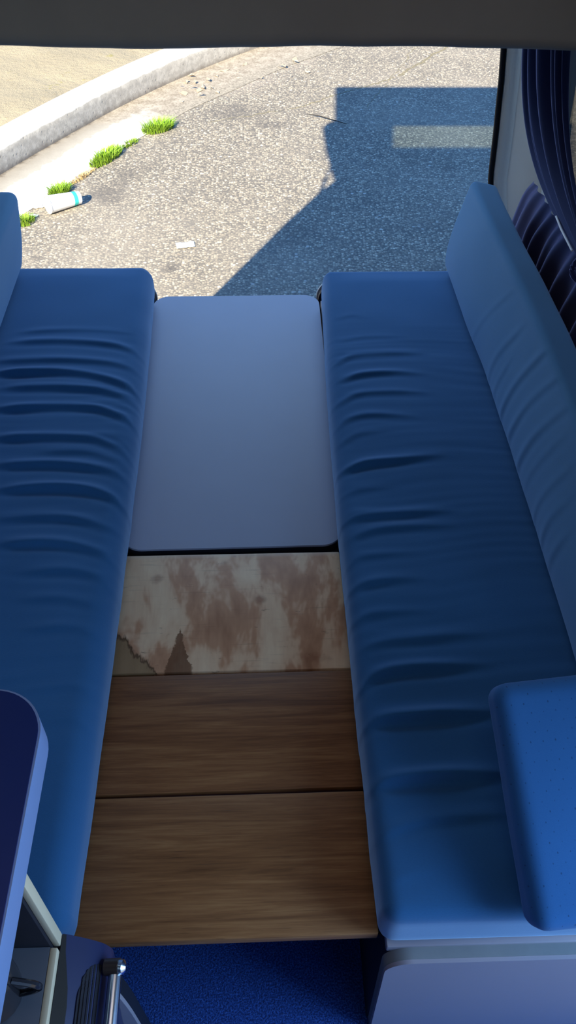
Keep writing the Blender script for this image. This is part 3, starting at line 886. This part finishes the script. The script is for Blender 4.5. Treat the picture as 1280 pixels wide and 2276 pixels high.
o = from_bm('curb', bm, M['curb']); struct(o, 'curved pale concrete curb')
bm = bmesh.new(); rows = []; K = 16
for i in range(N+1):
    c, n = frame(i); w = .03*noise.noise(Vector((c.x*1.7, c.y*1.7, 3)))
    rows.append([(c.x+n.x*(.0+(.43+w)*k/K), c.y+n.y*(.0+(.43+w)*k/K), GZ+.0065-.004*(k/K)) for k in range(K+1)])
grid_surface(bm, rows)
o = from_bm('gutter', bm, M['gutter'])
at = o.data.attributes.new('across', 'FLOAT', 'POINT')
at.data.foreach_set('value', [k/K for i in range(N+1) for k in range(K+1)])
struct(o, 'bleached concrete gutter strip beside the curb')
bm = bmesh.new(); rows = []
for i in range(0, N+1):
    c, n = frame(i)
    row = []
    for k in range(26):
        d = -.205-6.0*(k/25)**1.6
        p = c+n*d
        row.append((p.x, p.y, GZ+CH-.028+.02*noise.noise(Vector((p.x*2.2, p.y*2.2, 0)))+.012*noise.noise(Vector((p.x*9, p.y*9, 0)))))
    rows.append(row)
grid_surface(bm, rows)
o = from_bm('dirt_verge', bm, M['sand']); struct(o, 'sandy dirt ground behind the curb')

# ------------------------------------------------------------------ grass tufts along the gutter edge
def tuft(x, y, rx, ry, rot, n, h, label, mat='grass', name='grass_tuft'):
    rnd = random.Random(int(x*1000)+n)
    bm = bmesh.new()
    for i in range(n):
        a = rnd.uniform(0, 2*PI); r = math.sqrt(rnd.random())
        u, v = rx*r*math.cos(a), ry*r*math.sin(a)
        bx, by = u*math.cos(rot)-v*math.sin(rot), u*math.sin(rot)+v*math.cos(rot)
        d = Vector((bx, by)); d = d.normalized() if d.length > 1e-4 else Vector((1, 0))
        d += Vector((rnd.uniform(-.9, .9), rnd.uniform(-.9, .9)))
        L = h*rnd.uniform(.6, 1.15)*(1-.35*r); w = rnd.uniform(.0022, .0042); lean = rnd.uniform(.2, .8)
        side = Vector((-d.y, d.x)).normalized()*w
        prev = None
        for k in range(4):
            t = k/3
            c = Vector((bx+d.x*L*lean*t*t, by+d.y*L*lean*t*t, L*(t-.25*lean*t*t)))
            s = Vector((side.x, side.y, 0))*(1-t*.95)
            cur = (bm.verts.new(c-s), bm.verts.new(c+s))
            if prev: bm.faces.new((prev[0], prev[1], cur[1], cur[0]))
            prev = cur
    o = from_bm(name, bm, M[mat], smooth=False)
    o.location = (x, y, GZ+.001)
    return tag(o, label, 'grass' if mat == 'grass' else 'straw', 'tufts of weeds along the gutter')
tuft(-1.30, 4.43, .055, .05, 1.0, 200, .055, 'small green grass tuft half hidden by the left backrest')
tuft(-1.165, 4.775, .075, .05, .9, 380, .07, 'round green grass tuft just above the discarded cup')
tuft(-.945, 5.225, .15, .055, 1.05, 620, .075, 'long green grass tuft in the middle of the gutter edge')
tuft(-.815, 5.44, .07, .03, 1.0, 140, .035, 'thin low green grass strip between the two larger tufts')
tuft(-.655, 5.66, .115, .06, .55, 520, .085, 'farthest green grass tuft where the gutter fades out')
tuft(-1.06, 4.985, .13, .028, 1.05, 260, .022, 'dry brown straw between two grass tufts on the gutter edge', 'drygrass', 'dry_straw')

# ------------------------------------------------------------------ litter
cup = empty('paper_cup', 'discarded white paper cup with teal band lying on the road', 'cup')
L = .195
def cup_shell(t0, t1, off, mat, nm):
    bm = bmesh.new(); rings = []
    for k in range(9):
        t = t0+(t1-t0)*k/8; r = .049-.014*t+off
        rings.append([bm.verts.new((t*L, r*math.cos(2*PI*j/32), r*math.sin(2*PI*j/32))) for j in range(32)])
    for a, b in zip(rings, rings[1:]):
        for j in range(32): bm.faces.new((a[j], a[(j+1) % 32], b[(j+1) % 32], b[j]))
    return bm, rings
bm, rings = cup_shell(0, 1, 0, None, None)
c = bm.verts.new((L*.985, 0, 0))
for j in range(32): bm.faces.new((rings[-1][j], rings[-1][(j+1) % 32], c))
from_bm('cup_body', bm, M['paper'], cup)
bm, _ = cup_shell(.76, .88, .0006, None, None); from_bm('teal_band', bm, M['teal'], cup)
bm = bmesh.new(); add_tube(bm, [(0, .0495*math.cos(2*PI*j/32), .0495*math.sin(2*PI*j/32)) for j in range(33)], .0025, 6, False)
from_bm('rim', bm, M['paper'], cup)
cup.location = (-1.182, 4.535, GZ+.052); cup.rotation_euler = (0, .07, .62)

def crumple(name, loc, size, mat, label, cat, seed, flat=.5):
    bm = bmesh.new(); bmesh.ops.create_icosphere(bm, subdivisions=4, radius=1)
    for v in bm.verts:
        k = 1+.35*noise.noise(v.co*1.6+Vector((seed, 0, 0)))+.18*noise.noise(v.co*4+Vector((seed, 5, 0)))
        v.co = Vector((v.co.x*size[0]*k, v.co.y*size[1]*k, max(-.6, v.co.z)*size[2]*k))
    o = from_bm(name, bm, M[mat], angle=25)
    o.location = (loc[0], loc[1], GZ+size[2]*.62+.002)
    return tag(o, label, cat)
crumple('paper_napkin', (-1.262, 4.628), (.055, .04, .022), 'paper', 'crumpled white paper lying at the mouth of the discarded cup', 'paper', 3)
crumple('paper_scrap', (-1.262, 4.50), (.022, .012, .006), 'paper', 'small whitish paper scrap beside the nearest grass tuft', 'paper', 9)
bm = bmesh.new(); rows = []
for i in range(9):
    rows.append([(-.05+.1*i/8, -.03+.06*j/6, .006+.006*noise.noise(Vector((i*.7, j*.8, 2)))) for j in range(7)])
grid_surface(bm, rows); o = from_bm('plastic_scrap', bm, M['plastic']); o.location = (-.396, 4.17, GZ); o.rotation_euler = (0, 0, .2)
tag(o, 'pale clear plastic scrap lying flat on the open asphalt', 'litter')
def leafpile(name, x, y, n, rx, ry, label, seed):
    rnd = random.Random(seed); bm = bmesh.new()
    for i in range(n):
        cx_, cy_ = rnd.gauss(0, rx), rnd.gauss(0, ry); a = rnd.uniform(0, 6.28); l = rnd.uniform(.010, .060)*rnd.uniform(.5, 1); w = l*rnd.uniform(.25, .6); z = rnd.uniform(.003, .022)
        ca, sa = math.cos(a), math.sin(a); k = rnd.uniform(-.012, .015)
        P = [(-l, 0, 0), (0, -w, k), (l, 0, 0), (0, w, k)]
        bm.faces.new([bm.verts.new((cx_+px*ca-py*sa, cy_+px*sa+py*ca, z+max(pz, -z))) for px, py, pz in P])
    o = from_bm(name, bm, M['leaf'], smooth=False); o.location = (x, y, GZ+.003)
    return tag(o, label, 'leaves', None, 'stuff')
leafpile('dry_leaves', -.43, 6.36, 20, .07, .08, 'heap of dry pale leaves on the dusty gutter end', 5)
leafpile('dry_leaves', .02, 6.75, 16, .22, .22, 'thin scatter of dry leaf bits near the far curb', 8)
bm = bmesh.new(); add_tube(bm, [(.34, 5.89, GZ+.012), (.42, 5.85, GZ+.016), (.50, 5.80, GZ+.012), (.60, 5.735, GZ+.008)], [.0015, .0028, .003, .002], 7)
o = from_bm('twig', bm, M['twig']); tag(o, 'thin dark twig lying at the edge of the tailgate shadow', 'twig')

# ------------------------------------------------------------------ light
w = bpy.data.worlds.new('sky'); S.world = w; w.use_nodes = True
nt = w.node_tree; bg = nt.nodes['Background']
tc = nt.nodes.new('ShaderNodeTexCoord'); sx = nt.nodes.new('ShaderNodeSeparateXYZ'); nt.links.new(tc.outputs['Generated'], sx.inputs[0])
rp = nt.nodes.new('ShaderNodeValToRGB'); nt.links.new(sx.outputs[2], rp.inputs[0])
cr = rp.color_ramp
cr.elements[0].position = 0.0; cr.elements[0].color = (.26, .42, .70, 1)
cr.elements[1].position = .6; cr.elements[1].color = (.09, .27, .70, 1)
nt.links.new(rp.outputs[0], bg.inputs[0]); bg.inputs[1].default_value = 1.65

sd = bpy.data.lights.new('sun', 'SUN'); sun = bpy.data.objects.new('sun', sd); COL.objects.link(sun)
sd.energy = 13.2; sd.color = (1, .905, .70); sd.angle = math.radians(.6)
sun.rotation_euler = Vector((1.22, 2.64, -1.96)).to_track_quat('-Z', 'Y').to_euler()
sun.location = (-4, -8, 6)

def area(name, loc, target, sx_, sy_, power, color):
    d = bpy.data.lights.new(name, 'AREA'); d.shape = 'RECTANGLE'; d.size = sx_; d.size_y = sy_; d.energy = power; d.color = color
    o = bpy.data.objects.new(name, d); COL.objects.link(o); o.location = loc
    o.rotation_euler = (Vector(target)-Vector(loc)).to_track_quat('-Z', 'Y').to_euler()
    return o
area('door_fill', (1.25, .02, 1.05), (-.1, .5, .45), .7, 1.0, 19, (.45, .70, 1.0))  # added fill lamp, brightens the interior from the side door opening
area('rear_fill', (0, 2.75, 1.28), (0, .7, .45), 1.1, .4, 7, (.45, .70, 1.0))  # added fill lamp under the tailgate, picks out the seat creases
area('roof_fill', (0, .5, 1.90), (0, .9, .4), .8, .8, 2.7, (1.0, .80, .66))  # added warm fill in the pop-top to lift the boards, no real fitting

S.view_settings.view_transform = 'Standard'
S.view_settings.look = 'None'
S.view_settings.exposure = 0
S.view_settings.gamma = 1
